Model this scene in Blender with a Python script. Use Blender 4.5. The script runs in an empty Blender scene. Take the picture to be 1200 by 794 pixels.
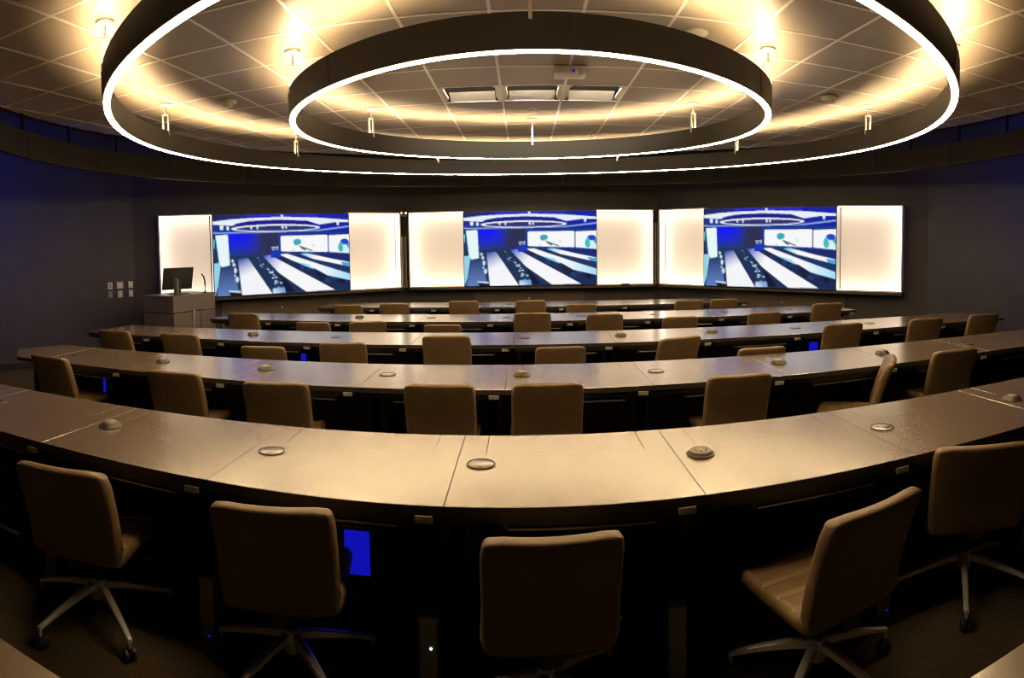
import bpy, bmesh, math, random
import numpy as np
from mathutils import Vector, Matrix
random.seed(7)
SC = bpy.context.scene
COL = SC.collection
PI = math.pi

# ------------------------------------------------------------------ materials
def srgb(r, g, b):
    f = lambda c: (c/255/12.92) if c/255 <= .04045 else ((c/255+.055)/1.055)**2.4
    return (f(r), f(g), f(b), 1)

def mat(name, col, rough=.5, metal=0., noise=None, bump=None, spec=None, coat=0., ior=None):
    """noise=(scale, amount, stretch xyz): value variation;  bump=(scale, strength)"""
    m = bpy.data.materials.new(name); m.use_nodes = True
    nt = m.node_tree; b = nt.nodes['Principled BSDF']
    b.inputs['Base Color'].default_value = (*col[:3], 1)
    b.inputs['Roughness'].default_value = rough
    b.inputs['Metallic'].default_value = metal
    if spec is not None: b.inputs['Specular IOR Level'].default_value = spec
    if ior: b.inputs['IOR'].default_value = ior
    if coat: b.inputs['Coat Weight'].default_value = coat; b.inputs['Coat Roughness'].default_value = .22
    tc = nt.nodes.new('ShaderNodeTexCoord')
    if noise:
        sc, am, st = noise
        mp = nt.nodes.new('ShaderNodeMapping'); mp.inputs['Scale'].default_value = st
        nz = nt.nodes.new('ShaderNodeTexNoise'); nz.inputs['Scale'].default_value = sc; nz.inputs['Detail'].default_value = 5
        rp = nt.nodes.new('ShaderNodeValToRGB')
        rp.color_ramp.elements[0].position = .3; rp.color_ramp.elements[1].position = .7
        rp.color_ramp.elements[0].color = (*[c*(1-am) for c in col[:3]], 1)
        rp.color_ramp.elements[1].color = (*[min(1, c*(1+am)) for c in col[:3]], 1)
        nt.links.new(tc.outputs['Object'], mp.inputs[0]); nt.links.new(mp.outputs[0], nz.inputs['Vector'])
        nt.links.new(nz.outputs['Fac'], rp.inputs[0]); nt.links.new(rp.outputs[0], b.inputs['Base Color'])
    if bump:
        nz = nt.nodes.new('ShaderNodeTexNoise'); nz.inputs['Scale'].default_value = bump[0]; nz.inputs['Detail'].default_value = 3
        bp = nt.nodes.new('ShaderNodeBump'); bp.inputs['Strength'].default_value = bump[1]; bp.inputs['Distance'].default_value = .004
        nt.links.new(tc.outputs['Object'], nz.inputs['Vector']); nt.links.new(nz.outputs['Fac'], bp.inputs['Height'])
        nt.links.new(bp.outputs[0], b.inputs['Normal'])
    return m

def emis(name, col, s, base=(.8, .8, .8)):
    m = bpy.data.materials.new(name); m.use_nodes = True
    b = m.node_tree.nodes['Principled BSDF']
    b.inputs['Base Color'].default_value = (*base, 1)
    b.inputs['Emission Color'].default_value = (*col[:3], 1)
    b.inputs['Emission Strength'].default_value = s
    return m

M = dict(
    wall=mat('wall_paint', (.033, .032, .048), .55, noise=(3, .12, (1, 1, 1)), bump=(160, .15)),
    wallfront=mat('front_wall_paint', (.034, .028, .025), .6, noise=(3, .1, (1, 1, 1)), bump=(160, .15)),
    floor=mat('carpet', (.060, .042, .019), .95, noise=(60, .35, (1, 1, 1)), bump=(300, .6)),
    tile=mat('ceiling_tile', (.36, .29, .215), .42, noise=(1.2, .1, (1, 1, 1)), bump=(260, .12)),
    tbar=mat('ceiling_grid_metal', (.85, .78, .68), .36, .4),
    dark=mat('upper_ceiling', (.05, .05, .055), .8),
    fascia=mat('fascia_laminate', (.012, .010, .007), .4, noise=(4, .2, (1, 1, .2)), spec=.06),
    ring=mat('ring_housing', (.024, .019, .012), .45, spec=.3),
    lamp=emis('recessed_lamp', (1, .84, .62), 300),
    led=emis('ring_led', (1, .72, .40), 46),
    uplight=emis('ring_uplight', (1, .74, .40), 88),
    metal=mat('brushed_nickel', (.82, .78, .70), .35, .6),
    desk=mat('desk_laminate', (.15, .102, .056), .24, noise=(14, .08, (1, 9, 1)), ior=3.0, coat=.7),
    black=mat('black_powder_coat', (.012, .012, .013), .5, noise=(30, .2, (1, 1, 1))),
    blackplastic=mat('black_plastic', (.02, .02, .022), .38),
    edge=mat('dark_edge_band', (.03, .022, .016), .5),
    pull=mat('grey_pull', (.22, .22, .23), .35, .6),
    plate=mat('white_plastic', (.62, .58, .5), .4), port=mat('port_grey', (.30, .28, .24), .4),
    greybox=mat('grey_steel', (.30, .30, .27), .42, .3),
    leather=mat('tan_leather', (.175, .114, .055), .38, noise=(9, .14, (1, 1, 1)), bump=(220, .25)),
    chrome=mat('polished_aluminium', (.86, .84, .80), .25, .55),
    hubtop=mat('hub_cream', (.27, .235, .17), .4),
    hubdark=mat('hub_bronze', (.05, .042, .03), .4),
    panel=emis('light_panel_acrylic', (1, .84, .70), .20, (.86, .82, .76)),
    panelled=emis('light_panel_led', (1, .87, .73), 2.4),
    panelframe=mat('panel_frame', (.75, .62, .5), .4),
    mount=mat('white_mounting_box', (.86, .82, .76), .6),
    tvbody=mat('television_black', (.012, .012, .014), .3),
    grille=mat('fabric_grille', (.085, .06, .042), .85, noise=(80, .15, (1, 1, 1)), bump=(400, .3)),
    column=mat('speaker_grey', (.10, .085, .07), .4, .3),
    podium=mat('podium_laminate', (.135, .108, .104), .4, noise=(10, .12, (1, 1, 8))),
    white=mat('white_device', (.8, .76, .68), .4),
    blueled=emis('blue_led', (.01, .012, 1), .33, (.01, .01, .05)),
    whiteled=emis('white_led', (.8, .85, 1), 2),
    dome=mat('smoked_dome', (.25, .22, .18), .1),
    slot=mat('slot_black', (.008, .008, .008), .6),
    cable=mat('cable_sheath', (.5, .45, .3), .5),
    curtain=mat('rear_wall_paint', (.05, .045, .045), .8),
)

# ------------------------------------------------------------------ mesh helpers
def mesh_from(name, verts, faces):
    me = bpy.data.meshes.new(name); me.from_pydata(verts, [], faces); me.update(); return me

def obj(name, bm, m, parent=None, smooth=False, angle=None):
    me = bpy.data.meshes.new(name)
    bmesh.ops.recalc_face_normals(bm, faces=bm.faces[:])
    if smooth:
        for f in bm.faces: f.smooth = True
        if angle:
            for e in bm.edges:
                if len(e.link_faces) == 2 and e.calc_face_angle(0) > math.radians(angle): e.smooth = False
    bm.to_mesh(me); bm.free()
    me.materials.append(m)
    o = bpy.data.objects.new(name, me); COL.objects.link(o)
    if parent: o.parent = parent
    return o

def empty(name, loc=(0, 0, 0), rz=0):
    o = bpy.data.objects.new(name, None); COL.objects.link(o)
    o.location = loc; o.rotation_euler = (0, 0, rz); o.empty_display_size = .1
    return o

def tag(o, label, cat, group=None):
    o['label'] = label; o['category'] = cat
    if group: o['group'] = group
    return o

def struct(o): o['kind'] = 'structure'; return o

def dup(root, loc, rz=None):
    r = root.copy(); COL.objects.link(r); r.location = loc
    if rz is not None: r.rotation_euler = (0, 0, rz)
    for k in ('label', 'group', 'category'):
        if k in r: del r[k]
    for ch in list(root.children):
        c = ch.copy(); COL.objects.link(c); c.parent = r
        for g in list(ch.children):
            d = g.copy(); COL.objects.link(d); d.parent = c
    return r

def box(bm, x0, x1, y0, y1, z0, z1, bev=0., seg=2):
    t = bmesh.new()
    v = [t.verts.new((x, y, z)) for z in (z0, z1) for y in (y0, y1) for x in (x0, x1)]
    for q in ((0, 2, 3, 1), (4, 5, 7, 6), (0, 1, 5, 4), (2, 6, 7, 3), (0, 4, 6, 2), (1, 3, 7, 5)):
        t.faces.new([v[i] for i in q])
    if bev: bmesh.ops.bevel(t, geom=t.edges[:], offset=bev, segments=seg, affect='EDGES', profile=.5)
    merge(bm, t)

def merge(bm, t, mtx=None):
    if mtx is not None: bmesh.ops.transform(t, matrix=mtx, verts=t.verts[:])
    mp = {}
    for v in t.verts: mp[v] = bm.verts.new(v.co)
    for f in t.faces:
        try: bm.faces.new([mp[v] for v in f.verts])
        except ValueError: pass
    t.free()

def prism(bm, poly, z0, z1, bev=0.):
    t = bmesh.new()
    a = [t.verts.new((x, y, z0)) for x, y in poly]; b = [t.verts.new((x, y, z1)) for x, y in poly]
    t.faces.new(a[::-1]); top = t.faces.new(b)
    n = len(poly)
    for i in range(n): t.faces.new((a[i], a[(i+1) % n], b[(i+1) % n], b[i]))
    if bev:
        bmesh.ops.bevel(t, geom=list(top.edges), offset=bev, segments=1, affect='EDGES', profile=.5)
    merge(bm, t)

def lathe(bm, prof, n=24, c=(0, 0, 0), axis='Z', mtx=None):
    """prof: list of (r, h)"""
    t = bmesh.new(); rings = []
    for r, h in prof:
        if r < 1e-6: rings.append([t.verts.new((0, 0, h))])
        else: rings.append([t.verts.new((r*math.cos(2*PI*i/n), r*math.sin(2*PI*i/n), h)) for i in range(n)])
    for a, b in zip(rings, rings[1:]):
        for i in range(n):
            j = (i+1) % n
            if len(a) == 1 and len(b) > 1: t.faces.new((a[0], b[j], b[i]))
            elif len(b) == 1 and len(a) > 1: t.faces.new((a[i], a[j], b[0]))
            elif len(a) > 1: t.faces.new((a[i], a[j], b[j], b[i]))
    m = Matrix.Translation(c)
    if axis == 'Y': m = m @ Matrix.Rotation(-PI/2, 4, 'X')
    if axis == 'X': m = m @ Matrix.Rotation(PI/2, 4, 'Y')
    if mtx is not None: m = mtx @ m
    merge(bm, t, m)

def tube(bm, pts, r, n=8, rr=None):
    pts = [Vector(p) for p in pts]; t = bmesh.new(); rings = []
    up = Vector((0, 0, 1))
    for i, p in enumerate(pts):
        d = (pts[min(i+1, len(pts)-1)] - pts[max(i-1, 0)]).normalized()
        a = d.cross(up)
        if a.length < 1e-3: a = d.cross(Vector((1, 0, 0)))
        a.normalize(); b = a.cross(d)
        q = rr[i] if rr else r
        rings.append([t.verts.new(p + q*(math.cos(2*PI*k/n)*a + math.sin(2*PI*k/n)*b)) for k in range(n)])
    for a, b in zip(rings, rings[1:]):
        for k in range(n): t.faces.new((a[k], a[(k+1) % n], b[(k+1) % n], b[k]))
    t.faces.new(rings[0][::-1]); t.faces.new(rings[-1])
    merge(bm, t)

def pad(w, h, t, r, re, deform, nu=14, nv=14, groove=None):
    """an upholstered slab with rounded corners and pillowed edges; deform(x, y, s) -> xyz"""
    def lin(n, half):
        e = [0, .25, .6, 1.]
        a = [-half + re*q for q in e]; b = [half - re*q for q in reversed(e)]
        mid = [a[-1] + (b[0]-a[-1])*i/(n-6) for i in range(1, n-6)]
        return a + mid + b
    us = lin(nu, w/2); vs = lin(nv, h/2)
    bm = bmesh.new(); grid = {}
    for s in (1, -1):
        for i, u in enumerate(us):
            for j, v in enumerate(vs):
                edge = i in (0, len(us)-1) or j in (0, len(vs)-1)
                if s == -1 and edge: grid[s, i, j] = grid[1, i, j]; continue
                x, y = u, v
                ax, ay = (abs(x)-(w/2-r))/r, (abs(y)-(h/2-r))/r
                if ax > 0 and ay > 0:
                    nx, ny = ax*math.sqrt(1-ay*ay/2), ay*math.sqrt(1-ax*ax/2)
                    x = math.copysign(w/2-r+nx*r, x); y = math.copysign(h/2-r+ny*r, y)
                d = min(w/2-abs(u), h/2-abs(v))
                th = t/2*math.sqrt(max(0, 1-(1-min(d/re, 1))**2))
                if groove and s == 1: th -= groove(x, y)*min(1, d/re)
                grid[s, i, j] = bm.verts.new(deform(x, y, s*th))
        for i in range(len(us)-1):
            for j in range(len(vs)-1):
                q = [grid[s, i, j], grid[s, i+1, j], grid[s, i+1, j+1], grid[s, i, j+1]]
                try: bm.faces.new(q if s == 1 else q[::-1])
                except ValueError: pass
    return bm

# ------------------------------------------------------------------ room shell
ZC = 3.14                     # tiled ceiling cloud
CX, CY = .127, 5.38           # centre of the round ceiling
ZU = 3.75                     # dark ceiling above the cloud
PL = [(-7.75, -2.6), (-7.75, 3.2), (-7.15, 5.28), (-5.845, 7.794), (-2.149, 10.758), (2.417, 10.779), (5.785, 7.353), (6.9, 5.2), (7.6, 3.2), (7.6, -2.6)]
WN = ['wall_left_rear', 'wall_left_side', 'wall_left', 'wall_front_left', 'wall_front', 'wall_front_right', 'wall_right', 'wall_right_side', 'wall_right_rear', 'wall_back']
for i, n in enumerate(WN):
    a, b = Vector(PL[i]), Vector(PL[(i+1) % len(PL)])
    d = (b-a).normalized(); out = Vector((-d.y, d.x))     # left of travel = outwards
    bm = bmesh.new()
    prism(bm, [a, b, b+out*.15, a+out*.15], 0, ZU)
    m = M['wallfront'] if 'front' in n else (M['curtain'] if n == 'wall_back' else M['wall'])
    struct(obj(n, bm, m))
bm = bmesh.new(); prism(bm, PL, -.12, 0); struct(obj('floor', bm, M['floor']))
bm = bmesh.new(); prism(bm, PL, ZU, ZU+.12); struct(obj('ceiling_slab', bm, M['dark']))
for i, (n, k) in enumerate((('baseboard_left', 2), ('baseboard_front_left', 3), ('baseboard_front', 4), ('baseboard_front_right', 5), ('baseboard_right', 6))):
    a, b = Vector(PL[k]), Vector(PL[k+1]); d = (b-a).normalized(); inn = Vector((d.y, -d.x))
    bm = bmesh.new(); prism(bm, [a, b, b+inn*.012, a+inn*.012], 0, .1); struct(obj(n, bm, M['blackplastic']))

# round tiled ceiling with its metal grid
RC = 4.86
NG = 96
circ = [(CX+RC*math.cos(2*PI*i/NG), CY+RC*math.sin(2*PI*i/NG)) for i in range(NG)]
def clip(poly):
    for i in range(NG):
        (ax, ay), (bx, by) = circ[i], circ[(i+1) % NG]
        out = []; n = len(poly)
        side = lambda p: (bx-ax)*(p[1]-ay)-(by-ay)*(p[0]-ax)
        for k in range(n):
            p, q = poly[k], poly[(k+1) % n]; sp, sq = side(p), side(q)
            if sp >= 0: out.append(p)
            if (sp >= 0) != (sq >= 0):
                t = sp/(sp-sq); out.append((p[0]+(q[0]-p[0])*t, p[1]+(q[1]-p[1])*t))
        poly = out
        if len(poly) < 3: return None
    return poly
GS, GX, GY = .605, -.2, 5.75
VENTS = [(-1, 0), (0, 0), (1, 0)]
bt, bg = bmesh.new(), bmesh.new()
for i in range(-9, 10):
    for j in range(-10, 10):
        if (i, j) in VENTS: continue
        x0, y0 = GX+i*GS, GY+j*GS
        p = clip([(x0+.011, y0+.011), (x0+GS-.011, y0+.011), (x0+GS-.011, y0+GS-.011), (x0+.011, y0+GS-.011)])
        if p: prism(bt, p, ZC, ZC+.02)
for i in range(-9, 11):
    x = GX+i*GS
    p = clip([(x-.012, 0), (x+.012, 0), (x+.012, 11), (x-.012, 11)])
    if p: prism(bg, p, ZC-.004, ZC+.015)
for j in range(-10, 11):
    y = GY+j*GS
    p = clip([(-6, y-.012), (6, y-.012), (6, y+.012), (-6, y+.012)])
    if p: prism(bg, p, ZC-.0035, ZC+.0145)
struct(obj('ceiling', bt, M['tile'])); struct(obj('ceiling_grid', bg, M['tbar']))
bm = bmesh.new(); lathe(bm, [(RC-.02, ZC-.015), (RC+.02, ZC-.015), (RC+.02, ZC+.06), (0, ZC+.06)], NG, (CX, CY, 0))
lathe(bm, [(0, ZC+.05), (RC-.02, ZC+.05), (RC-.02, ZC-.015)], NG, (CX, CY, 0))
struct(obj('trim_1', bm, M['fascia']))
# hanging curved fascia with panel joints, on struts
bm = bmesh.new(); RF = 4.55; NP = 22
for k in range(NP):
    t = bmesh.new(); n = 8; rings = []
    for i in range(n+1):
        a = 2*PI*(k+.1)/NP + (2*PI/NP-.0018)*i/n
        ca, sa = math.cos(a), math.sin(a)
        rings.append([t.verts.new((CX+r*ca, CY+.02+r*sa, z)) for r, z in ((RF, 2.605), (RF+.05, 2.605), (RF+.05, 2.86), (RF, 2.86))])
    for a, b in zip(rings, rings[1:]):
        for q in range(4): t.faces.new((a[q], b[q], b[(q+1) % 4], a[(q+1) % 4]))
    t.faces.new(rings[0]); t.faces.new(rings[-1][::-1])
    merge(bm, t)
for k in range(36):
    t = bmesh.new()
    box(t, RF+.27, RF+.292, -.011, .011, 2.84, ZC+.05); box(t, RF+.04, RF+.292, -.011, .011, 2.82, 2.845)
    merge(bm, t, Matrix.Translation((CX, CY+.02, 0)) @ Matrix.Rotation(2*PI*(k+.35)/36, 4, 'Z'))
struct(obj('trim_2', bm, M['fascia']))

# ------------------------------------------------------------------ ring lights
def annulus(r0, r1, z0, z1, n=128):
    bm = bmesh.new()
    lathe(bm, [(r0, z0), (r1, z0), (r1, z1), (r0, z1), (r0, z0)], n)
    bmesh.ops.remove_doubles(bm, verts=bm.verts[:], dist=1e-5)
    return bm
def ring_light(cx, cy, R, zb, label, angs, seams):
    t = empty('ring_light', (cx, cy, zb)); tag(t, label, 'pendant light', 'concentric ring pendants')
    r0, r1, h = R-.03, R+.03, .195
    bm = bmesh.new()
    n = 144
    # U-channel housing, open at top and bottom for the lenses
    lathe(bm, [(r0, 0.), (r0, h), (r0+.008, h), (r0+.008, .004), (r1-.008, .004), (r1-.008, h), (r1, h), (r1, 0.), (r1-.008, 0.), (r1-.008, .003), (r0+.008, .003), (r0+.008, 0.), (r0, 0.)], n)
    bmesh.ops.remove_doubles(bm, verts=bm.verts[:], dist=1e-5)
    for a in seams:
        m = Matrix.Rotation(a, 4, 'Z')
        q = bmesh.new(); box(q, r1-.001, r1+.003, -.012, .012, .01, h-.01); merge(bm, q, m)
    obj('housing', bm, M['ring'], t, True, 40)
    obj('led_lens', annulus(r0+.008, r1-.008, -.006, .002, n), M['led'], t)
    obj('uplight_lens', annulus(r0+.012, r1-.012, h-.03, h-.022, n), M['uplight'], t)
    H = ZC-zb
    for a in angs:
        hg = empty('hanger', (R*math.cos(a), R*math.sin(a), 0), a); hg.parent = t
        b = bmesh.new(); lathe(b, [(0, H-.003), (.062, H-.003), (.062, H-.016), (.05, H-.024), (0, H-.024)], 24)
        obj('canopy', b, M['metal'], hg, True, 40)
        b = bmesh.new(); tube(b, [(0, 0, H-.02), (0, 0, h+.165)], .007, 8)
        lathe(b, [(0, h+.185), (.012, h+.185), (.012, h+.16), (0, h+.16)], 12)
        obj('rod', b, M['metal'], hg, True, 40)
        b = bmesh.new()
        box(b, -.037, .037, -.01, .01, h+.155, h+.17)
        box(b, -.037, -.024, -.01, .01, h-.04, h+.16); box(b, .024, .037, -.01, .01, h-.04, h+.16)
        obj('yoke', b, M['metal'], hg)
    return t
def ang(cx, cy, pts): return [math.atan2(y-cy, x-cx) for x, y in pts]
ring_light(.075, 5.40, 3.45, 2.672, 'large outer ring pendant light with glowing lower edge', ang(.075, 5.4, [(-3.29, 5.1), (-2.87, 7.3), (3.47, 5.55), (2.75, 7.55), (-2.42, 3.075), (2.94, 3.52), (-1.2, 8.6), (1.35, 8.6), (-.6, 2.0), (.8, 2.0)]), [k*PI/6+.2 for k in range(12)])
ring_light(.07, 5.27, 2.0, 2.672, 'smaller inner ring pendant light in the middle of the ceiling', ang(.07, 5.27, [(-1.61, 6.37), (1.85, 6.3), (-1.63, 4.34), (1.77, 4.38), (.12, 7.3), (.05, 3.3)]), [k*PI/4+.1 for k in range(8)])

# ------------------------------------------------------------------ ceiling devices
def smoke(x, y, label):
    t = empty('smoke_detector', (x, y, ZC-.004)); tag(t, label, 'smoke detector', 'smoke detectors')
    b = bmesh.new(); lathe(b, [(0, 0), (.085, 0), (.085, -.018), (.078, -.03), (.05, -.034), (0, -.034)], 28); obj('base', b, M['white'], t, True, 40)
    b = bmesh.new(); lathe(b, [(0, -.03), (.052, -.03), (.048, -.06), (.03, -.068), (0, -.068)], 24); obj('sensor_dome', b, M['white'], t, True, 40)
smoke(-2.80, 5.377, 'white smoke detector on ceiling left of the inner ring')
smoke(2.987, 5.442, 'white smoke detector on ceiling right of the inner ring')
b = bmesh.new(); lathe(b, [(0, 0), (.085, 0), (.083, -.012), (.07, -.02), (0, -.022)], 28, (1.228, 4.196, ZC))
tag(obj('ceiling_disc', b, M['white'], None, True, 40), 'flat white round disc on ceiling, behind the inner ring', 'sensor')
t = empty('access_point', (.413, 5.2, ZC-.004)); tag(t, 'white rectangular box with blue light on ceiling inside small ring', 'wireless access point')
b = bmesh.new(); box(b, -.14, .14, -.1, .1, -.07, 0, .018, 3); obj('casing', b, M['white'], t, True, 40)
b = bmesh.new(); lathe(b, [(0, 0), (.014, 0), (.014, .004), (0, .004)], 14, (.02, -.104, -.045), 'Y'); obj('status_light', b, M['blueled'], t)
for (x, y), lb in zip(((.118, 6.72), (.93, 8.3)), ('small sprinkler rose near a hanger inside the inner ring', 'small sprinkler rose right of centre, beyond the recessed lights')):
    t = empty('sprinkler', (x, y, ZC)); tag(t, lb, 'sprinkler', 'ceiling sprinklers')
    b = bmesh.new(); lathe(b, [(0, 0), (.045, 0), (.04, -.008), (.015, -.012), (0, -.012)], 20); obj('escutcheon', b, M['metal'], t, True, 40)
    b = bmesh.new(); lathe(b, [(0, -.01), (.01, -.01), (.008, -.03), (.018, -.034), (0, -.036)], 12); obj('head', b, M['metal'], t, True, 40)
for q, (i, j) in enumerate(VENTS):
    x0, y0 = GX+i*GS, GY+j*GS
    t = empty('recessed_light', (x0+GS/2, y0+GS/2, ZC)); tag(t, 'recessed ceiling light with white reflector, %s of the row of three' % ('left', 'middle', 'right')[q], 'ceiling light', 'recessed ceiling lights')
    g = GS/2-.013
    b = bmesh.new()
    box(b, -g, g, -g, g, .12, .14); 
    for s in (-1, 1): box(b, s*g-.006*(s+1)/2-.0, s*g+.006*(1-s)/2, -g, g, -.002, .12); box(b, -g, g, s*g-.006, s*g+.006, .0, .12)
    obj('housing', b, M['slot'], t)
    b = bmesh.new()   # curved white deflector filling most of the opening
    tt = bmesh.new(); n = 8; P = []
    for k in range(n+1):
        f = k/n; P.append((-g*.5+f*g*1.46, -.001+.114*(1-f)))
    rows = [[tt.verts.new((xx, yy, zz)) for yy, zz in P] for xx in (-g*.8, g*.8)]
    for k in range(n): tt.faces.new((rows[0][k], rows[0][k+1], rows[1][k+1], rows[1][k]))
    bmesh.ops.solidify(tt, geom=tt.faces[:], thickness=.006)
    merge(b, tt); obj('reflector', b, M['white'], t, True, 50)
    b = bmesh.new(); box(b, -g*.8, g*.8, -g, -g*.72, -.003, .006); obj('lip', b, M['slot'], t)
    b = bmesh.new(); box(b, -g*.75, g*.75, -g*.86, -g*.78, .02, .04, .004); obj('lamp', b, M['lamp'], t)
    for s in (-1, 1):
        b = bmesh.new()
        prism(b, [(s*g, -g), (s*g*.86, -g), (s*g*.84, g*.5), (s*g*.93, g*.8), (s*g, g)], -.003, .02)
        box(b, s*g*.85-.03, s*g*.85+.03, -g, -g+.06, .0, .02)
        obj('bracket', b, M['white'], t)

# ------------------------------------------------------------------ television picture (rasterised with numpy, kept as vertex colours)
def tv_picture():
    S = 3; W, Hh = 156*S, 88*S
    img = np.zeros((Hh, W, 3)); img[:] = srgb(14, 42, 110)[:3]
    yy, xx = np.mgrid[0:Hh, 0:W]; U = 40+(xx+.5)/W*1122; V = 45+(yy+.5)/Hh*633
    def inside(p):
        r = np.zeros(U.shape, bool); n = len(p)
        for i in range(n):
            (x1, y1), (x2, y2) = p[i], p[(i+1) % n]
            if y1 == y2: continue
            c = ((y1 > V) != (y2 > V)) & (U < (x2-x1)*(V-y1)/(y2-y1)+x1); r ^= c
        return r
    def poly(p, c0, c1=None, g=None):
        m = inside(p); a = np.array(srgb(*c0)[:3])
        if c1 is None: img[m] = a; return
        b = np.array(srgb(*c1)[:3]); (x1, y1), (x2, y2) = g
        L = (x2-x1)**2+(y2-y1)**2; t = np.clip(((U-x1)*(x2-x1)+(V-y1)*(y2-y1))/L, 0, 1)
        img[m] = (a+(b-a)*t[..., None])[m]
    def ell(cx, cy, rx, ry, c):
        img[((U-cx)/rx)**2+((V-cy)/ry)**2 < 1] = srgb(*c)[:3]
    poly([(40, 45), (1162, 45), (1162, 190), (40, 190)], (30, 38, 95), (18, 30, 165), ((40, 45), (600, 60)))
    poly([(300, 45), (900, 45), (880, 72), (600, 66), (330, 74)], (40, 40, 200))
    poly([(40, 98), (200, 82), (400, 74), (620, 71), (900, 80), (1162, 100), (1162, 118), (1040, 116), (905, 134), (800, 101), (560, 90), (330, 98), (225, 116), (200, 132), (40, 120)], (235, 245, 255))
    poly([(205, 132), (330, 106), (560, 97), (800, 108), (900, 138), (700, 128), (548, 124), (380, 130), (215, 148)], (20, 25, 135))
    poly([(40, 130), (200, 140), (185, 185), (40, 180)], (22, 50, 150))
    ell(548, 157, 360, 30, (240, 245, 255)); ell(552, 159, 328, 20, (45, 48, 120))
    for x, w, y0, y1 in ((595, 10, 52, 88), (112, 16, 128, 162), (160, 11, 135, 168), (345, 8, 140, 162), (395, 7, 142, 164), (598, 10, 140, 162), (626, 8, 140, 162), (1063, 12, 108, 140)):
        poly([(x-w, y0), (x+w, y0), (x+w*.7, y1), (x-w*.7, y1)], (225, 240, 255))
    poly([(1162, 145), (1162, 157), (900, 186), (500, 192), (40, 192), (40, 180), (500, 186), (880, 178)], (140, 175, 240))
    poly([(40, 190), (580, 192), (580, 370), (40, 370)], (28, 60, 110), (40, 45, 85), ((160, 300), (480, 300)))
    m = inside([(150, 196), (400, 196), (420, 380), (150, 380)])
    f = np.clip(1-((U-230)/190)**2, 0, 1)*np.clip(1-(np.maximum(V-205, 0)/165)**1.5, 0, 1)
    f = np.nan_to_num(f)[..., None]; img[m] = (img*(1-f)+np.array(srgb(5, 15, 255)[:3])*f)[m]
    poly([(40, 195), (75, 200), (70, 430), (40, 440)], (15, 55, 110)); poly([(40, 230), (55, 240), (52, 300), (40, 310)], (90, 220, 220))
    poly([(40, 370), (1162, 370), (1162, 678), (40, 678)], (22, 50, 95))
    poly([(40, 420), (100, 415), (70, 600), (40, 678)], (150, 215, 240))
    poly([(62, 205), (158, 200), (168, 437), (105, 450), (84, 410)], (235, 252, 255))
    poly([(105, 452), (205, 440), (235, 678), (60, 678)], (35, 60, 110), (95, 125, 190), ((120, 450), (130, 650)))
    for x, y, w, h in ((190, 405, 10, 12), (200, 435, 12, 14), (210, 480, 12, 22), (222, 550, 14, 22), (205, 520, 8, 8)): ell(x, y, w, h, (200, 225, 245))
    poly([(232, 392), (312, 386), (500, 672), (258, 676)], (60, 90, 180), (248, 250, 255), ((270, 390), (320, 510)))
    poly([(312, 386), (420, 372), (640, 560), (770, 668), (500, 672)], (24, 48, 88))
    random.seed(3)
    for k in range(26):
        f = random.random(); x = 380+f*190+random.uniform(-22, 30); y = 385+f*235+random.uniform(-15, 15); r = 4+9*f
        poly([(x-r, y), (x, y-r*.8), (x+r*1.3, y-r*.2), (x, y+r*.6)], random.choice(((180, 210, 240), (90, 150, 190), (220, 235, 255))))
    poly([(560, 520), (640, 600), (690, 668), (600, 668), (590, 600)], (8, 18, 50))
    poly([(430, 372), (490, 368), (700, 485), (1025, 666), (778, 668), (560, 512)], (60, 90, 210), (252, 252, 255), ((450, 370), (580, 460)))
    poly([(490, 368), (570, 364), (960, 545), (1162, 598), (1162, 668), (1025, 666), (700, 485)], (18, 40, 85))
    for k in range(22):
        f = random.random(); x = 600+f*480+random.uniform(-20, 30); y = 402+f*215+random.uniform(-14, 22); r = 12+20*f
        poly([(x-r, y), (x-r*.3, y-r), (x+r, y-r*.5), (x+r*.8, y+r*.7)], random.choice(((12, 26, 60), (30, 62, 105), (10, 20, 45))))
    poly([(565, 366), (630, 362), (900, 455), (1162, 542), (1162, 594), (960, 545), (870, 492), (700, 430)], (252, 252, 255), (160, 225, 255), ((900, 470), (1160, 570)))
    poly([(690, 425), (800, 450), (850, 492), (790, 470)], (140, 220, 250))
    poly([(630, 362), (740, 362), (1000, 450), (1162, 485), (1162, 540), (900, 455)], (20, 50, 100))
    poly([(735, 366), (800, 364), (1000, 412), (1162, 446), (1162, 482), (1060, 458), (850, 410)], (130, 215, 250), (253, 253, 255), ((760, 366), (860, 400)))
    poly([(1080, 440), (1162, 448), (1162, 482), (1100, 468)], (70, 170, 230))
    poly([(800, 364), (1162, 372), (1162, 446), (1000, 412)], (16, 40, 110))
    poly([(560, 195), (1162, 195), (1162, 374), (800, 364), (560, 362)], (18, 55, 150))
    poly([(580, 226), (590, 221), (965, 218), (972, 225), (972, 352), (960, 356), (590, 342), (580, 336)], (252, 253, 255))
    ell(716, 270, 34, 24, (60, 170, 185)); ell(706, 284, 18, 14, (60, 170, 185)); poly([(725, 296), (750, 304), (850, 342), (830, 346), (790, 330), (775, 342), (745, 322)], (70, 120, 120))
    poly([(840, 290), (862, 290), (858, 318), (844, 316)], (210, 240, 235)); poly([(682, 312), (690, 340), (676, 338)], (190, 230, 230))
    poly([(981, 224), (1162, 216), (1162, 372), (982, 356)], (250, 253, 255))
    ell(1118, 278, 38, 26, (30, 70, 200)); ell(1085, 320, 24, 40, (60, 190, 200)); poly([(1100, 300), (1140, 300), (1162, 350), (1162, 372), (1110, 366)], (215, 245, 255)); poly([(1130, 300), (1162, 280), (1162, 340)], (60, 160, 200))
    poly([(492, 340), (575, 334), (578, 385), (496, 392)], (8, 55, 190))
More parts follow.
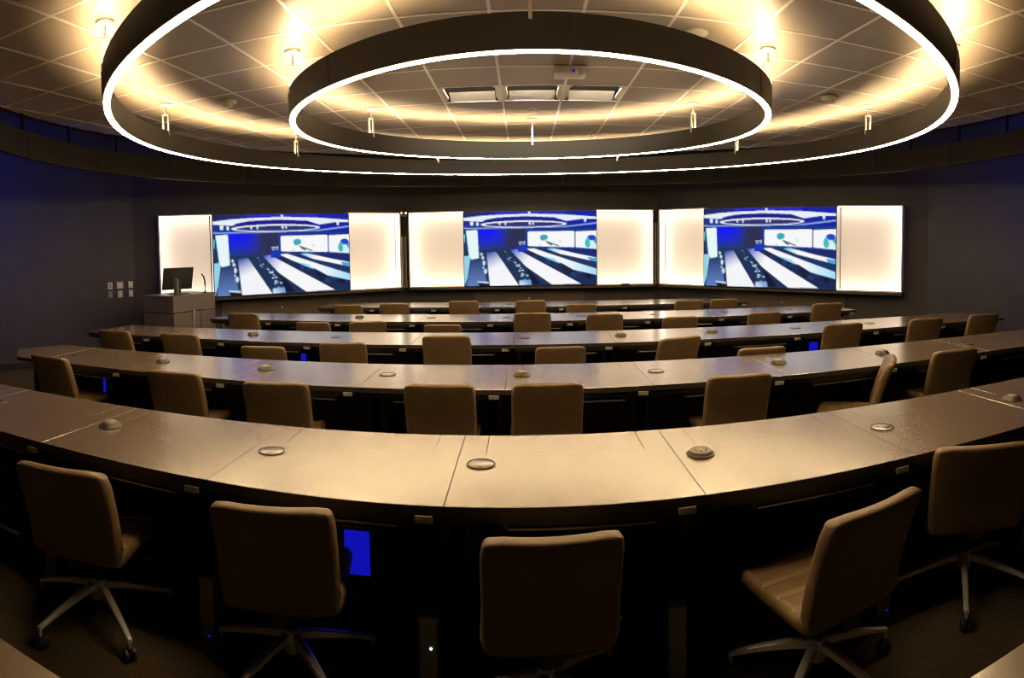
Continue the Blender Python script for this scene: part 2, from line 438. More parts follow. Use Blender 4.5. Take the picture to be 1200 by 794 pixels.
    for x, y in ((515, 318), (545, 316)): poly([(x-12, y-12), (x+14, y-14), (x+8, y+12), (x-6, y+12)], (200, 225, 255)); ell(x, y, 6, 8, (20, 40, 90))
    poly([(152, 632), (248, 640), (250, 655), (155, 645)], (190, 225, 240)); poly([(155, 645), (250, 655), (250, 678), (170, 678)], (12, 18, 45))
    poly([(505, 632), (600, 625), (610, 668), (505, 672)], (120, 165, 220), (215, 230, 250), ((560, 625), (520, 670)))
    return img.reshape(88, S, 156, S, 3).mean((1, 3))
PIC = tv_picture()
def screen_mesh(w, h):
    ny, nx = PIC.shape[:2]
    vs = [((i/(nx-1)-.5)*w, 0, (.5-j/(ny-1))*h) for j in range(ny) for i in range(nx)]
    fs = [(j*nx+i, (j+1)*nx+i, (j+1)*nx+i+1, j*nx+i+1) for j in range(ny-1) for i in range(nx-1)]
    me = mesh_from('screen', vs, fs)
    at = me.color_attributes.new('picture', 'FLOAT_COLOR', 'POINT')
    at.data.foreach_set('color', np.concatenate([PIC, np.ones((ny, nx, 1))], 2).astype(np.float32).ravel())
    m = bpy.data.materials.new('tv_picture'); m.use_nodes = True; nt = m.node_tree; b = nt.nodes['Principled BSDF']
    a = nt.nodes.new('ShaderNodeVertexColor'); a.layer_name = 'picture'
    b.inputs['Base Color'].default_value = (.006, .006, .007, 1); b.inputs['Roughness'].default_value = .5; b.inputs['Specular IOR Level'].default_value = .06
    nt.links.new(a.outputs['Color'], b.inputs['Emission Color']); b.inputs['Emission Strength'].default_value = .74
    me.materials.append(m)
    return me
TVW, TVH = 2.33, 1.31
SM = screen_mesh(TVW-.02, TVH-.02)

# ------------------------------------------------------------------ light panels and televisions on the three front facets
def facet(p, q, tvc, side, gr):
    p, q = Vector(p), Vector(q); d = q-p; L = d.length; rz = math.atan2(d.y, d.x)
    c = (p+q)/2; zb, zt = .925, 2.255
    Hp = zt-zb
    D = .205; f = .018
    u = d.normalized()
    for sd, x0, x1 in (('left', 0., tvc-TVW/2-.004), ('right', tvc+TVW/2+.004, L)):
        w = x1-x0; o2 = p+u*x0
        t = empty('light_panel', (o2.x, o2.y, zb), rz)   # local -y faces the room
        tag(t, 'glowing cream wall panel to the %s of the %s television' % (sd, side), 'light panel', 'backlit wall panels')
        b = bmesh.new(); box(b, .004, w-.004, -.012, -.002, .02, Hp-.02); obj('backing', b, M['panel'], t)
        b = bmesh.new()
        box(b, 0, w, -D, -.002, 0, f); box(b, 0, w, -D, -.002, Hp-f, Hp)
        e = f+.004
        b2 = bmesh.new(); z0, z1 = -D+.015, -.05
        if sd == 'left':
            box(b, 0, f, -D, -.002, f, Hp-f); box(b2, f, e, z0, z1, e, Hp-e); xa, xb = f, w
        else:
            box(b, w-f, w, -D, -.002, f, Hp-f); box(b2, w-e, w-f, z0, z1, e, Hp-e); xa, xb = 0, w-f
        box(b2, xa, xb, z0, z1, f, e); box(b2, xa, xb, z0, z1, Hp-e, Hp-f)
        obj('frame', b, M['panelframe'], t); obj('led_strip', b2, M['panelled'], t)
    # television
    u = d.normalized(); n = Vector((u.y, -u.x))
    tc = p+u*tvc
    t = empty('television', (tc.x, tc.y, zb+.005), rz)
    tag(t, 'large wall television showing a lecture room, %s of three' % {'left': 'leftmost', 'middle': 'middle one', 'right': 'rightmost'}[side], 'television', 'wall televisions')
    b = bmesh.new(); box(b, -TVW/2, TVW/2, -.235, -.215, 0, TVH, .004); 
    obj('bezel', b, M['tvbody'], t)
    b = bmesh.new(); box(b, -TVW/2+.006, TVW/2-.006, -.216, -.002, .004, TVH-.004); obj('mounting_box', b, M['mount'], t)
    s = bpy.data.objects.new('screen', SM); COL.objects.link(s); s.parent = t; s.location = (0, -.2365, TVH/2)
    # fabric grille under the television
    gx0, gx1 = gr
    gc = p+u*((gx0+gx1)/2)
    t = empty('fabric_grille', (gc.x, gc.y, .12), rz); tag(t, 'brown fabric panel on the wall under the %s television' % side, 'wall panel', 'fabric panels under the screens')
    w = (gx1-gx0)/2
    b = bmesh.new(); box(b, -w, w, -.03, -.012, 0, .70, .004); obj('cloth', b, M['grille'], t)
    b = bmesh.new(); box(b, -w-.01, w+.01, -.014, -.001, -.01, .71); obj('frame', b, M['blackplastic'], t)
    b = bmesh.new(); lathe(b, [(0, 0), (.012, 0), (.012, .01), (0, .01)], 12, (0, -.04, .58), 'Y'); obj('badge', b, M['metal'], t)
    # dark ledge below the panel
    b = bmesh.new(); 
    o = empty('ledge', (c.x, c.y, zb-.045), rz); tag(o, 'dark narrow ledge along the foot of the %s light panel' % side, 'ledge', 'wall ledges')
    box(b, -L/2-.0, L/2+.0, -.24, -.001, 0, .04, .004); obj('shelf', b, M['edge'], o)
facet((-5.54, 8.037), (-2.28, 10.647), 2.02, 'left', (1.0, 3.05))
facet((-2.027, 10.748), (2.297, 10.774), 2.14, 'middle', (1.12, 3.1))
facet((2.527, 10.667), (5.532, 7.606), 2.09, 'right', (1.2, 3.35))
b = bmesh.new(); box(b, 1.70, 1.85, 10.50, 10.54, .9205, .95, .006); tag(obj('control_box', b, M['edge']), 'small brown box on the ledge right of the middle television', 'box')

# column loudspeakers between the panels, camera above one
for x, y, z0, z1, rz, lb in ((-2.09, 10.43, .93, 1.83, .33, 'slim twin column loudspeaker between left and middle panels'), (2.337, 10.44, .93, 2.02, -.4, 'slim twin column loudspeaker between middle and right panels')):
    t = empty('column_speaker', (x, y, z0), rz); tag(t, lb, 'loudspeaker', 'column loudspeakers')
    h = z1-z0
    for dx in (-.023, .023):
        b = bmesh.new(); box(b, dx-.018, dx+.018, -.04, .026, 0, h, .006); obj('cabinet', b, M['column'], t)
    b = bmesh.new(); box(b, -.044, .044, .025, .045, .0, h); obj('back_plate', b, M['blackplastic'], t)
t = empty('wall_camera', (-2.09, 10.43, 2.185), .33); tag(t, 'small twin-lens camera above the left column loudspeaker', 'camera')
b = bmesh.new(); box(b, -.06, .06, -.02, .045, -.01, .03, .004); obj('bracket', b, M['blackplastic'], t)
for dx in (-.036, .036):
    b = bmesh.new(); lathe(b, [(0, .012), (.033, .012), (.03, .08), (.018, .1), (0, .102)], 20, (dx, 0, .012)); h = obj('camera_head', b, M['blackplastic'], t, True, 40)
    b = bmesh.new(); lathe(b, [(0, 0), (.022, 0), (.018, .012), (0, .014)], 16, (dx, -.055, .05), 'Y'); obj('lens', b, M['metal'], h, True, 40)

# ------------------------------------------------------------------ podium
t = empty('podium', (-4.64, 7.06, 0), math.radians(-12)); tag(t, 'dark box-shaped lectern in the left front corner', 'lectern')
PW, PD, PH = .62, .88, 1.05
b = bmesh.new(); box(b, -PW, 0, 0, PD, .06, .80, .004); obj('cabinet', b, M['podium'], t)
b = bmesh.new(); box(b, -PW-.004, .004, -.004, PD+.004, .81, PH-.03, .004); obj('upper_housing', b, M['podium'], t)
b = bmesh.new(); box(b, -PW-.012, .012, -.012, PD+.012, PH-.03, PH, .005); obj('top', b, M['podium'], t)
b = bmesh.new(); box(b, -PW+.03, -.03, .03, PD-.03, 0, .06); obj('plinth', b, M['black'], t)
b = bmesh.new(); box(b, .004, .008, PD*.62, PD*.62+.004, .07, .8); obj('door_gap', b, M['black'], t)
P2W = lambda x, y: Vector((-4.64+x*math.cos(-.2094)-y*math.sin(-.2094), 7.06+x*math.sin(-.2094)+y*math.cos(-.2094)))
q = P2W(-.30, .42)
t = empty('monitor', (q.x, q.y, PH), math.radians(58)); tag(t, 'black computer monitor seen from behind on the lectern', 'monitor')
b = bmesh.new(); box(b, -.12, .12, -.1, .1, 0, .012, .004); obj('stand_base', b, M['blackplastic'], t)
b = bmesh.new(); box(b, -.03, .03, -.012, .012, .01, .2); obj('stand_neck', b, M['blackplastic'], t)
b = bmesh.new(); tt = bmesh.new(); box(tt, -.24, .24, -.018, .018, -.165, .165, .006); merge(b, tt, Matrix.Translation((0, .02, .225)) @ Matrix.Rotation(math.radians(15), 4, 'X')); obj('casing', b, M['blackplastic'], t, True, 40)
b = bmesh.new(); tt = bmesh.new(); box(tt, -.225, .225, .0185, .0195, -.15, .15); merge(b, tt, Matrix.Translation((0, .02, .225)) @ Matrix.Rotation(math.radians(15), 4, 'X')); obj('screen', b, M['tvbody'], t)
q = P2W(-.06, .13)
b = bmesh.new(); box(b, q.x-.028, q.x+.028, q.y-.025, q.y+.025, PH, PH+.235, .006)
tag(obj('control_tower', b, M['podium']), 'short grey upright post standing on the lectern corner', 'post')
q = P2W(-.03, .70)
t = empty('gooseneck_microphone', (q.x, q.y, PH)); tag(t, 'thin curved gooseneck microphone on the lectern beside the monitor', 'microphone')
b = bmesh.new(); lathe(b, [(0, 0), (.03, 0), (.028, .015), (0, .02)], 18); obj('base', b, M['blackplastic'], t, True, 40)
b = bmesh.new(); tube(b, [(0, 0, .01), (.005, 0, .12), (.0, 0, .18), (-.015, 0, .24), (-.05, .0, .28)], .012, 8); obj('neck', b, M['hubdark'], t, True)
q = P2W(.02, .34)
b = bmesh.new(); w = [P2W(.022+.012*math.sin(z*9), .36+.05*z+.02*math.sin(z*5)) for z in np.linspace(.82, .0, 14)]
tube(b, [(p.x, p.y, z+.012) for p, z in zip(w, np.linspace(.82, .0, 14))], .008, 6)
tag(obj('cable', b, M['cable'], None, True), 'pale cable hanging down the side of the lectern', 'cable')

# switch plates on the left wall
a, bq = Vector(PL[2]), Vector(PL[3]); dw = (bq-a).normalized(); rzw = math.atan2(dw.y, dw.x); nin = Vector((dw.y, -dw.x))
def on_wall(ratio):     # point of the left wall in direction x/y = ratio from the room origin
    s = (ratio*a.y-a.x)/(dw.x-ratio*dw.y); return a+dw*s
k = 0
for r, (zz, row) in enumerate(((1.175, 'upper'), (1.035, 'lower'))):
    for cidx, ratio in enumerate((-.8168, -.7902, -.7618)):
        p = on_wall(ratio)
        t = empty('switch_plate', (p.x, p.y, zz), rzw)
        tag(t, ('white wall plate, %s in the %s row beside the lectern' % (('left', 'middle', 'right')[cidx], row)), 'wall switch', 'wall plates left of the lectern')
        w = .056 if (cidx == 1 and r == 0) else .04
        b = bmesh.new(); box(b, -w, w, -.008, -.0005, -.055, .055, .003); obj('cover', b, M['plate'] if not (r == 1 and cidx == 0) else M['pull'], t)
        b = bmesh.new()
        if r == 0 and cidx == 1: box(b, -.035, -.004, -.013, -.007, -.03, .03, .002); box(b, .006, .036, -.013, -.007, -.03, .03, .002)
        else: box(b, -.014, .014, -.013, -.007, -.03, .03, .002)
        obj('rocker', b, M['greybox'] if cidx == 0 else M['white'], t)

# ------------------------------------------------------------------ desks
DD, DZ, TH = .792, .74, .034
_cache = {}
def band(me):            # dark edge banding round the laminate
    me.materials.append(M['edge'])
    for p in me.polygons: p.material_index = 1 if p.normal.z < .4 else 0
def desk_meshes(W, cl=0., cr=0.):
    if (W, cl, cr) in _cache: return _cache[W, cl, cr]
    g = .0011; fx0, fx1, fy = .115+cl, W-.115-cr, .53
    R = {}
    b = bmesh.new()
    prism(b, [(g, 0), (W-g, 0), (W-g-cr, DD), (fx1, DD), (fx1, fy), (fx0, fy), (fx0, DD), (g+cl, DD)], DZ-TH, DZ, .0015)
    R['desktop'] = (b, M['desk'])
    b = bmesh.new(); prism(b, [(fx0+.002, fy+.002), (fx1-.002, fy+.002), (fx1-.002, DD), (fx0+.002, DD)], DZ-TH, DZ, .0012); R['cable_flap'] = (b, M['desk'])
    b = bmesh.new(); box(b, .02+cl, W-.02-cr, fy-.03, fy+.02, DZ-TH-.03, DZ-TH-.001); box(b, .02, W-.02, .02, .06, DZ-TH-.03, DZ-TH-.001); R['underframe'] = (b, M['black'])
    b = bmesh.new(); box(b, .0002+cl, W-.0002-cr, DD-.07, DD-.05, .0, DZ-TH-.001); R['modesty_panel'] = (b, M['black'])
    b = bmesh.new(); box(b, .2, W-.16, .06, .42, DZ-TH-.075, DZ-TH-.031, .004); R['pencil_drawer'] = (b, M['blackplastic'])
    b = bmesh.new(); box(b, .22, W-.18, .046, .062, DZ-TH-.072, DZ-TH-.062, .003); R['drawer_pull'] = (b, M['pull'])
    b = bmesh.new(); box(b, -.02, .02, .46, DD-.1, .02, DZ-TH-.001, .004); box(b, -.03, .03, .40, DD-.06, 0, .025, .006); R['leg_panel'] = (b, M['black'])
    b = bmesh.new(); box(b, W-.115, W-.045, .1, .16, 0, .275, .006); R['floor_box'] = (b, M['greybox'])
    b = bmesh.new(); box(b, W-.102, W-.038, -.006, .004, DZ-TH-.028, DZ-TH-.002, .002); R['port_plate'] = (b, M['port'])
    b = bmesh.new()
    for q in (-.018, .0, .018): box(b, W-.07+q-.006, W-.07+q+.006, -.0075, -.0058, DZ-TH-.019, DZ-TH-.011)
    R['usb_socket'] = (b, M['greybox'])
    hx, hy = .11*W, .41
    # flat grommet
    b = bmesh.new(); lathe(b, [(.054, .0005), (.059, .0005), (.0595, .003), (.058, .005), (.0545, .005), (.054, .0005)], 36, (hx, hy, DZ)); R['flat_ring'] = (b, M['hubdark'])
    b = bmesh.new(); lathe(b, [(0, .004), (.05, .004), (.0535, .003), (.0535, 0)], 36, (hx, hy, DZ)); box(b, hx-.008, hx+.008, hy-.036, hy-.03, DZ+.004, DZ+.006); R['flat_lid'] = (b, M['desk'])
    # raised pop-up
    b = bmesh.new(); lathe(b, [(.0, .001), (.062, .001), (.062, .006), (.055, .01), (.048, .022), (.036, .027), (0, .028)], 36, (hx, hy, DZ)); R['raised_ring'] = (b, M['hubdark'])
    b = bmesh.new(); lathe(b, [(0, .027), (.03, .027), (.027, .031), (.012, .034), (0, .034)], 32, (hx, hy, DZ)); R['raised_lid'] = (b, M['hubtop'])
    # open socket hub
    b = bmesh.new(); lathe(b, [(.05, .001), (.06, .001), (.061, .005), (.055, .008), (.05, .006), (.05, .001)], 36, (hx, hy, DZ)); R['open_ring'] = (b, M['hubdark'])
    b = bmesh.new(); lathe(b, [(0, .022), (.042, .022), (.047, .018), (.048, .0)], 32, (hx, hy, DZ)); R['open_lid'] = (b, M['hubtop'])
    b = bmesh.new()
    for k in range(7): lathe(b, [(0, .0235), (.006, .0235), (.006, .021), (0, .021)], 10, (hx+.027*math.cos(k*.9), hy+.027*math.sin(k*.9), DZ))
    R['open_socket'] = (b, M['hubdark'])
    out = {}
    for n, (bm, m) in R.items():
        o = obj(n, bm, m, None, n.split('_')[0] in ('flat', 'raised', 'open'), 40); out[n] = o.data; bpy.data.objects.remove(o)
        if n in ('desktop', 'cable_flap'): band(out[n])
    _cache[W, cl, cr] = out
    return out
def child(name, me, parent):
    o = bpy.data.objects.new(name, me); COL.objects.link(o); o.parent = parent; return o
ORD = ['zeroth', 'first', 'second', 'third', 'fourth', 'fifth', 'sixth', 'seventh', 'eighth', 'ninth', 'tenth', 'eleventh', 'twelfth']
ROWNAME = {1: 'front row', 2: 'second row', 3: 'third row', 4: 'fourth row', 5: 'nearest full row'}
HUB = {5: 'ffrffofr', 4: '.frrfrfrrff', 3: 'ffrfffrrfff', 2: 'ffrffffff', 1: 'fffffff'}
HW = {'f': 'flush round cable port', 'r': 'raised dark cable hub', 'o': 'open socket hub'}
CUT = {1: (.06, .2), 2: (.04, .04), 3: (.08, .08), 4: (0., 0.), 5: (0., 0.)}
ROWY = lambda r: 2.0425+1.705*(5-r)
ROWS = {1: (-.334, .945, -3, 4), 2: (-.34, .945, -4, 5), 3: (-.11, .945, -5, 6), 4: (-.13, .945, -4, 6), 5: (-.29, .925, -4, 4)}
def make_desk(x, y, W, hub, label, group, cl=0., cr=0., led=None):
    D = desk_meshes(W, cl, cr)
    t = empty('desk', (x, y, 0)); tag(t, label, 'desk', group)
    child('desktop', D['desktop'], t); child('cable_flap', D['cable_flap'], t); child('underframe', D['underframe'], t)
    child('modesty_panel', D['modesty_panel'], t)
    p = child('pencil_drawer', D['pencil_drawer'], t); child('drawer_pull', D['drawer_pull'], p)
    child('leg_panel', D['leg_panel'], t).location.x = .05+cl
    child('leg_panel', D['leg_panel'], t).location.x = W-.05-cr
    if -3.5 < x and y < 2.5:
        p = child('floor_box', D['floor_box'], t)
        if led:
            b = bmesh.new(); lathe(b, [(0, 0), (.005, 0), (.005, .003), (0, .003)], 12, (W-.07, .098, .03 if led == 'blueled' else .16), 'Y'); obj('indicator_light', b, M[led], p)
    p = child('port_plate', D['port_plate'], t); child('usb_socket', D['usb_socket'], p)
    nm = {'f': 'flat', 'r': 'raised', 'o': 'open'}[hub]
    p = child('power_hub', D[nm+'_ring'], t); child('hub_lid', D[nm+'_lid'], p)
    if hub == 'o': child('socket', D['open_socket'], p)
    return t
for r, (s0, W, k0, k1) in ROWS.items():
    n = 1; y = ROWY(r)
    if r == 4:      # narrow end piece with a slanted left end
        t = empty('desk', (s0+k0*W, y, 0)); tag(t, 'narrow dark desk end piece against the left aisle, fourth row from screens', 'desk', 'desks of the ' + ROWNAME[r])
        b = bmesh.new(); prism(b, [(-.30, 0), (-.002, 0), (-.002, DD), (-.45, DD), (-.62, .30)], DZ-TH, DZ, .0015); band(obj('desktop', b, M['desk'], t).data)
        b = bmesh.new(); box(b, -.42, -.003, DD-.07, DD-.05, .0, DZ-TH-.001); obj('modesty_panel', b, M['black'], t)
        b = bmesh.new(); box(b, -.4, -.36, .3, DD-.09, 0, DZ-TH-.001, .004); obj('leg_panel', b, M['black'], t)
        n += 1
    for k in range(k0, k1):
        hub = HUB[r][n-1]
        if r == 4 and hub == '.': hub = 'f'
        nt = k1-k0 + (1 if r == 4 else 0)
        make_desk(s0+k*W, y, W, hub, 'dark laminate desk with %s, %s from left in %s' % (HW[hub], ORD[n], ROWNAME[r]), 'desks of the ' + ROWNAME[r],
                  CUT[r][0] if k == k0 else 0., CUT[r][1] if k == k1-1 else 0., {-2: 'blueled', 1: 'blueled', -1: 'whiteled'}.get(k) if r == 5 else None)
        n += 1
for k, lb in ((-1, 'desk whose corner shows at bottom left of the picture'), (1, 'desk whose corner shows at bottom right of the picture')):
    make_desk(-.29+k*.925-.0, .108, .925, 'f', lb, 'desks of the last row')

# under-desk computers: hung in steel cradles below the worktops
def computer(x, y, ztop, w, blue, label):
    t = empty('computer_tower', (x, y, 0)); tag(t, label, 'computer', 'computers under the desks')
    h = .36
    b = bmesh.new(); box(b, -w/2, w/2, 0, .30, ztop-h, ztop, .006); obj('case', b, M['blackplastic'], t)
    b = bmesh.new(); box(b, -w*.4, w*.4, -.006, .001, ztop-h*.58, ztop-.02, .002); obj('front_light', b, M['blueled'] if blue else M['blackplastic'], t)
    b = bmesh.new()
    for s in (-1, 1): box(b, s*(w/2+.004)-.004, s*(w/2+.004)+.004, .085, .105, ztop-h-.004, DZ-TH-.0015)
    box(b, -w/2-.008, w/2+.008, .085, .105, ztop-h-.008, ztop-h); obj('cradle', b, M['black'], t)
computer(-.715, 2.42, .465, .14, True, 'blue-lit computer under the nearest desks beside the second chair')
computer(-3.47, 4.12, .60, .035, True, 'thin blue-lit computer under the fourth row near its left end')
computer(-2.25, 5.83, .585, .07, True, 'blue-lit computer under the third row left of centre')
computer(3.03, 5.83, .60, .13, True, 'wide blue-lit computer under the third row right of centre')

# ------------------------------------------------------------------ chairs
def chair_proto():
    t = empty('swivel_chair')
    # seat pad, top .455
    def ds(x, y, s):
        yy = y+.005; f = max(0, (yy-.13)/.12)
        return (x, yy, .425+s-.03*f*f+.012*(x/.23)**2)
    gr = lambda x, y: .009*math.exp(-(((y*100) % 9-4.5)/.7)**2)
    o = obj('seat', pad(.45, .43, .07, .06, .035, ds, 14, 66, gr), M['leather'], t, True); o['top'] = 1
    def db(x, y, s):
        v = (y+.225)/.45
        return (x, -.175-.055*v-.075*v*v-s-.028*(1-(x/.225)**2)*min(1, v*1.4), .40+.44*v)
    grb = lambda x, y: 0
    o = obj('backrest', pad(.435, .45, .06, .06, .02, db, 14, 14), M['leather'], t, True)
    b = bmesh.new(); box(b, -.1, .1, -.12, .12, .345, .39, .008); box(b, -.035, .035, -.2, -.1, .36, .40, .006); obj('mechanism', b, M['blackplastic'], t)
    b = bmesh.new(); tube(b, [(.08, .02, .365), (.2, .02, .36), (.235, .015, .358)], .007, 8); lathe(b, [(0, 0), (.012, .004), (.012, .04), (0, .044)], 10, (.23, .015, .358), 'X'); obj('tilt_lever', b, M['blackplastic'], t, True, 40)
    b = bmesh.new(); lathe(b, [(0, .1), (.024, .1), (.024, .26), (.014, .262), (.014, .36), (0, .36)], 20); obj('gas_cylinder', b, M['blackplastic'], t, True, 40)
    b = bmesh.new(); lathe(b, [(0, .105), (.034, .105), (.04, .13), (.038, .178), (.03, .19), (.026, .192), (0, .192)], 24); obj('base_hub', b, M['chrome'], t, True, 40)
    am = None
    for k in range(5):
        a = 2*PI*k/5
        if am is None:
            b = bmesh.new()
            secs = []
            for f in np.linspace(0, 1, 9):
                x = .03+.305*f; zc = .182-.085*f**1.4; w = .017-.006*f; hh = .034-.02*f
                secs.append([(x, -w, zc-hh), (x, w, zc-hh), (x, w, zc-.004), (x, w*.6, zc), (x, -w*.6, zc), (x, -w, zc-.004)])
            vv = [[b.verts.new(c) for c in s] for s in secs]
            for s1, s2 in zip(vv, vv[1:]):
                for i in range(6): b.faces.new((s1[i], s1[(i+1) % 6], s2[(i+1) % 6], s2[i]))
            b.faces.new(vv[0][::-1]); b.faces.new(vv[-1])
            tube(b, [(.326, 0, .09), (.326, 0, .055)], .007, 8)
            o = obj('base_arm', b, M['chrome'], t, True, 35); am = o.data
            b = bmesh.new()
            for s in (-1, 1): lathe(b, [(0, -.009), (.021, -.009), (.027, -.005), (.027, .005), (.021, .009), (0, .009)], 18, (.318, s*.016, .0275), 'Y')
            box(b, .308, .336, -.007, .007, .024, .058, .004)
            c = obj('caster', b, M['blackplastic'], t, True, 40); cm = c.data
        else:
            o = child('base_arm', am, t); c = child('caster', cm, t)
        o.rotation_euler.z = c.rotation_euler.z = a
    return t
proto = chair_proto()
UPPER = ('seat', 'backrest', 'mechanism', 'tilt_lever')
first = [True]
def chair(hx, hy, ang, ztop, base, label, group):
    t = proto if first[0] else dup(proto, (hx, hy, 0)); first[0] = False
    t.location = (hx, hy, 0)
    tag(t, label, 'chair', group)
    a = math.radians(ang); dz = ztop-.84
    k = 0
    for c in t.children:
        n = c.name.split('.')[0]
        if n in UPPER: c.rotation_euler.z = a; c.location.z = dz
        elif n == 'gas_cylinder': c.location.z = min(0, dz)+.0
    bi = 0
    arms = [c for c in t.children if c.name.startswith('base_arm')]; cas = [c for c in t.children if c.name.startswith('caster')]
    for i, (c, d) in enumerate(zip(arms, cas)):
        c.rotation_euler.z = math.radians(base)+2*PI*i/5; d.rotation_euler.z = c.rotation_euler.z
    return t
# x, y of the hub, facing (degrees counter-clockwise from the screens), top height, base angle, label
CH = {
 5: [(-2.86, 2.10, 0, .80, 25, 'brown swivel chair mostly out of frame at the left edge, one chrome foot showing'),
     (-1.79, 2.03, 13, .80, 44, 'whole brown swivel chair with chrome star base at lower left'),
     (-.89, 2.10, 11, .80, 176, 'brown swivel chair beside the blue glow in the nearest row'),
     (.06, 2.03, 3, .80, 40, 'brown swivel chair back square-on at bottom centre'),
     (1.03, 1.93, 12, .80, 5, 'brown swivel chair at lower right with quilted seat visible'),
     (1.91, 2.11, -27, .805, 15, 'brown swivel chair at the right edge, cut by the frame')],
 4: [(-3.56, 3.83, -2, .84, 20, 'brown chair at the far left end of the fourth row, seat visible'),
     (-2.35, 3.80, 4, .83, 50, 'brown chair second from left in the fourth row from screens'),
     (-1.56, 3.72, 8, .83, 10, 'brown chair third from left in the fourth row from screens'),
     (-.52, 3.83, 1, .83, 33, 'left of the two neighbouring brown chairs at fourth row centre'),
     (.122, 3.85, 2, .83, 0, 'right of the two neighbouring brown chairs at fourth row centre'),
     (1.33, 3.83, -2, .83, 60, 'brown chair right of centre, fourth row, just left of the sideways chair'),
     (2.17, 3.66, 56, .85, 20, 'brown chair turned sideways so its back shows edge-on'),
     (3.13, 3.87, -4, .84, 45, 'brown chair right of the sideways chair in the fourth row')],
 3: [(-4.20, 5.46, 2, .835, 20, 'leftmost brown chair of the third row, nearest the left wall'),
     (-3.36, 5.46, 4, .835, 5, 'second brown chair from left in the third row'),
     (-2.32, 5.22, 5, .79, 50, 'low brown chair third from left in the third row'),
     (-1.64, 5.40, 8, .815, 0, 'fourth brown chair from left in the third row'),
     (-.69, 5.53, 0, .865, 33, 'tall brown chair in front of the middle television, third row'),
     (.295, 5.36, 1, .79, 12, 'low brown chair right of centre in the third row'),
     (1.27, 5.43, 18, .825, 40, 'brown chair with a tilted top edge in the third row'),
     (1.93, 4.93, 0, .79, 20, 'pushed-back low brown chair, only its top above fourth row desk'),
     (3.08, 5.52, -4, .86, 33, 'brown chair next to the wide blue glow in the third row'),
     (4.16, 5.54, -6, .85, 22, 'second brown chair from right in the third row'),
     (5.03, 5.52, -8, .85, 44, 'rightmost brown chair of the third row, near the right wall')],
 2: [(-3.52, 7.25, 2, .855, 5, 'leftmost brown chair of the second row from the screens'),
     (-2.46, 7.00, 0, .79, 0, 'low brown chair second from left in the second row'),
     (-1.87, 7.02, 14, .80, 0, 'third brown chair from left in the second row'),
     (-.92, 6.98, 0, .775, 40, 'lowest brown chair of the second row, left of centre'),
     (.09, 7.26, 0, .865, 20, 'tall brown chair at the centre of the second row'),
     (.94, 7.24, -2, .84, 0, 'brown chair just right of centre in the second row'),
     (1.80, 7.10, 0, .80, 50, 'third brown chair from right in the second row'),
     (2.92, 7.18, -4, .805, 33, 'second brown chair from right in the second row'),
     (3.90, 7.34, -6, .87, 15, 'rightmost brown chair of the second row from the screens')],
 1: [(-2.58, 8.82, 2, .82, 0, 'leftmost brown chair of the front row'),
     (-1.91, 8.80, 8, .84, 0, 'second brown chair from left in the front row'),
     (-.87, 8.88, 0, .865, 12, 'third brown chair from left in the front row'),
     (.09, 8.90, 0, .86, 40, 'brown chair at the middle of the front row'),
     (.80, 8.78, 0, .81, 20, 'low brown chair just right of centre in the front row'),
     (2.42, 8.82, -6, .82, 0, 'left one of the pair of brown chairs at front row right end'),
     (2.96, 8.86, -3, .825, 0, 'right one of the pair of brown chairs at front row right end')],
}
for r in (5, 4, 3, 2, 1):
    for hx, hy, an, zt, ba, lb in CH[r]:
        chair(hx, hy, an, zt, ba, lb, 'swivel chairs at the ' + ROWNAME[r])

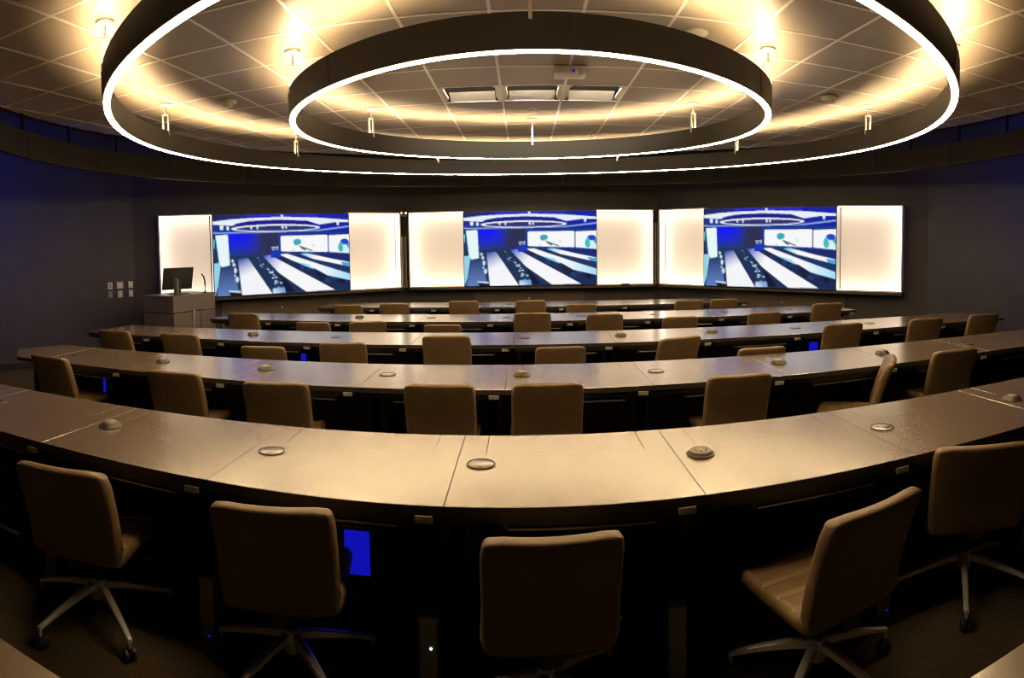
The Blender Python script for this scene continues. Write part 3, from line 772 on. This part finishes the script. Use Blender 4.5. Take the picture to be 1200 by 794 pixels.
# ------------------------------------------------------------------ lights and world
w = bpy.data.worlds.new('world'); SC.world = w; w.use_nodes = True
w.node_tree.nodes['Background'].inputs[0].default_value = (.5, .45, .5, 1); w.node_tree.nodes['Background'].inputs[1].default_value = .0
def area(name, loc, to, size, power, col, sy=None):
    l = bpy.data.lights.new(name, 'AREA'); l.energy = power; l.color = col; l.size = size
    if sy: l.shape = 'RECTANGLE'; l.size_y = sy
    o = bpy.data.objects.new(name, l); COL.objects.link(o); o.location = loc
    o.rotation_euler = (Vector(to)-Vector(loc)).to_track_quat('-Z', 'Y').to_euler(); return o
# blue cove washers behind the hanging fascia
area('cove_wash_left', (-5.0, 4.2, 2.72), (-7.3, 5.2, 3.75), .3, 27, (.08, .12, 1), 2.4)
area('cove_wash_right', (5.25, 4.2, 2.72), (7.2, 5.0, 3.75), .3, 24, (.08, .12, 1), 2.4)

# ------------------------------------------------------------------ camera: the photograph is a stitched cylindrical panorama
F, Y0, ROLL, PITCH, YAW, HC = 709.5, 319.0, .0139, -.0445, -.02, 1.64
cd = bpy.data.cameras.new('camera'); cam = bpy.data.objects.new('camera', cd); COL.objects.link(cam); SC.camera = cam
cd.type = 'PANO'; cd.panorama_type = 'CENTRAL_CYLINDRICAL'
cd.central_cylindrical_range_u_min = -600/F; cd.central_cylindrical_range_u_max = 600/F
cd.central_cylindrical_range_v_min = -(794-Y0)/F; cd.central_cylindrical_range_v_max = Y0/F
cd.clip_start = .02
def cam_axes():
    c, s = math.cos(YAW), math.sin(YAW); A = Matrix(((c, -s, 0), (s, c, 0), (0, 0, 1)))          # room -> yaw
    c, s = math.cos(PITCH), math.sin(PITCH); B = Matrix(((1, 0, 0), (0, c, s), (0, -s, c)))
    c, s = math.cos(ROLL), math.sin(ROLL); R = Matrix(((c, 0, -s), (0, 1, 0), (s, 0, c)))
    T = R @ B @ A      # room -> camera (right, forward, up)
    r, f, u = T[0], T[1], T[2]
    return Matrix(((r.x, u.x, -f.x), (r.y, u.y, -f.y), (r.z, u.z, -f.z)))
cam.matrix_world = Matrix.Translation((0, 0, HC)) @ cam_axes().to_4x4()

SC.view_settings.view_transform = 'Standard'; SC.view_settings.look = 'None'
SC.view_settings.exposure = .35; SC.view_settings.gamma = 1; SC.view_settings.use_curve_mapping = False
SC.render.engine = 'CYCLES'
SC.cycles.filter_width = 1.1
SC.cycles.use_denoising = True
SC.cycles.max_bounces = 8; SC.cycles.sample_clamp_indirect = 4
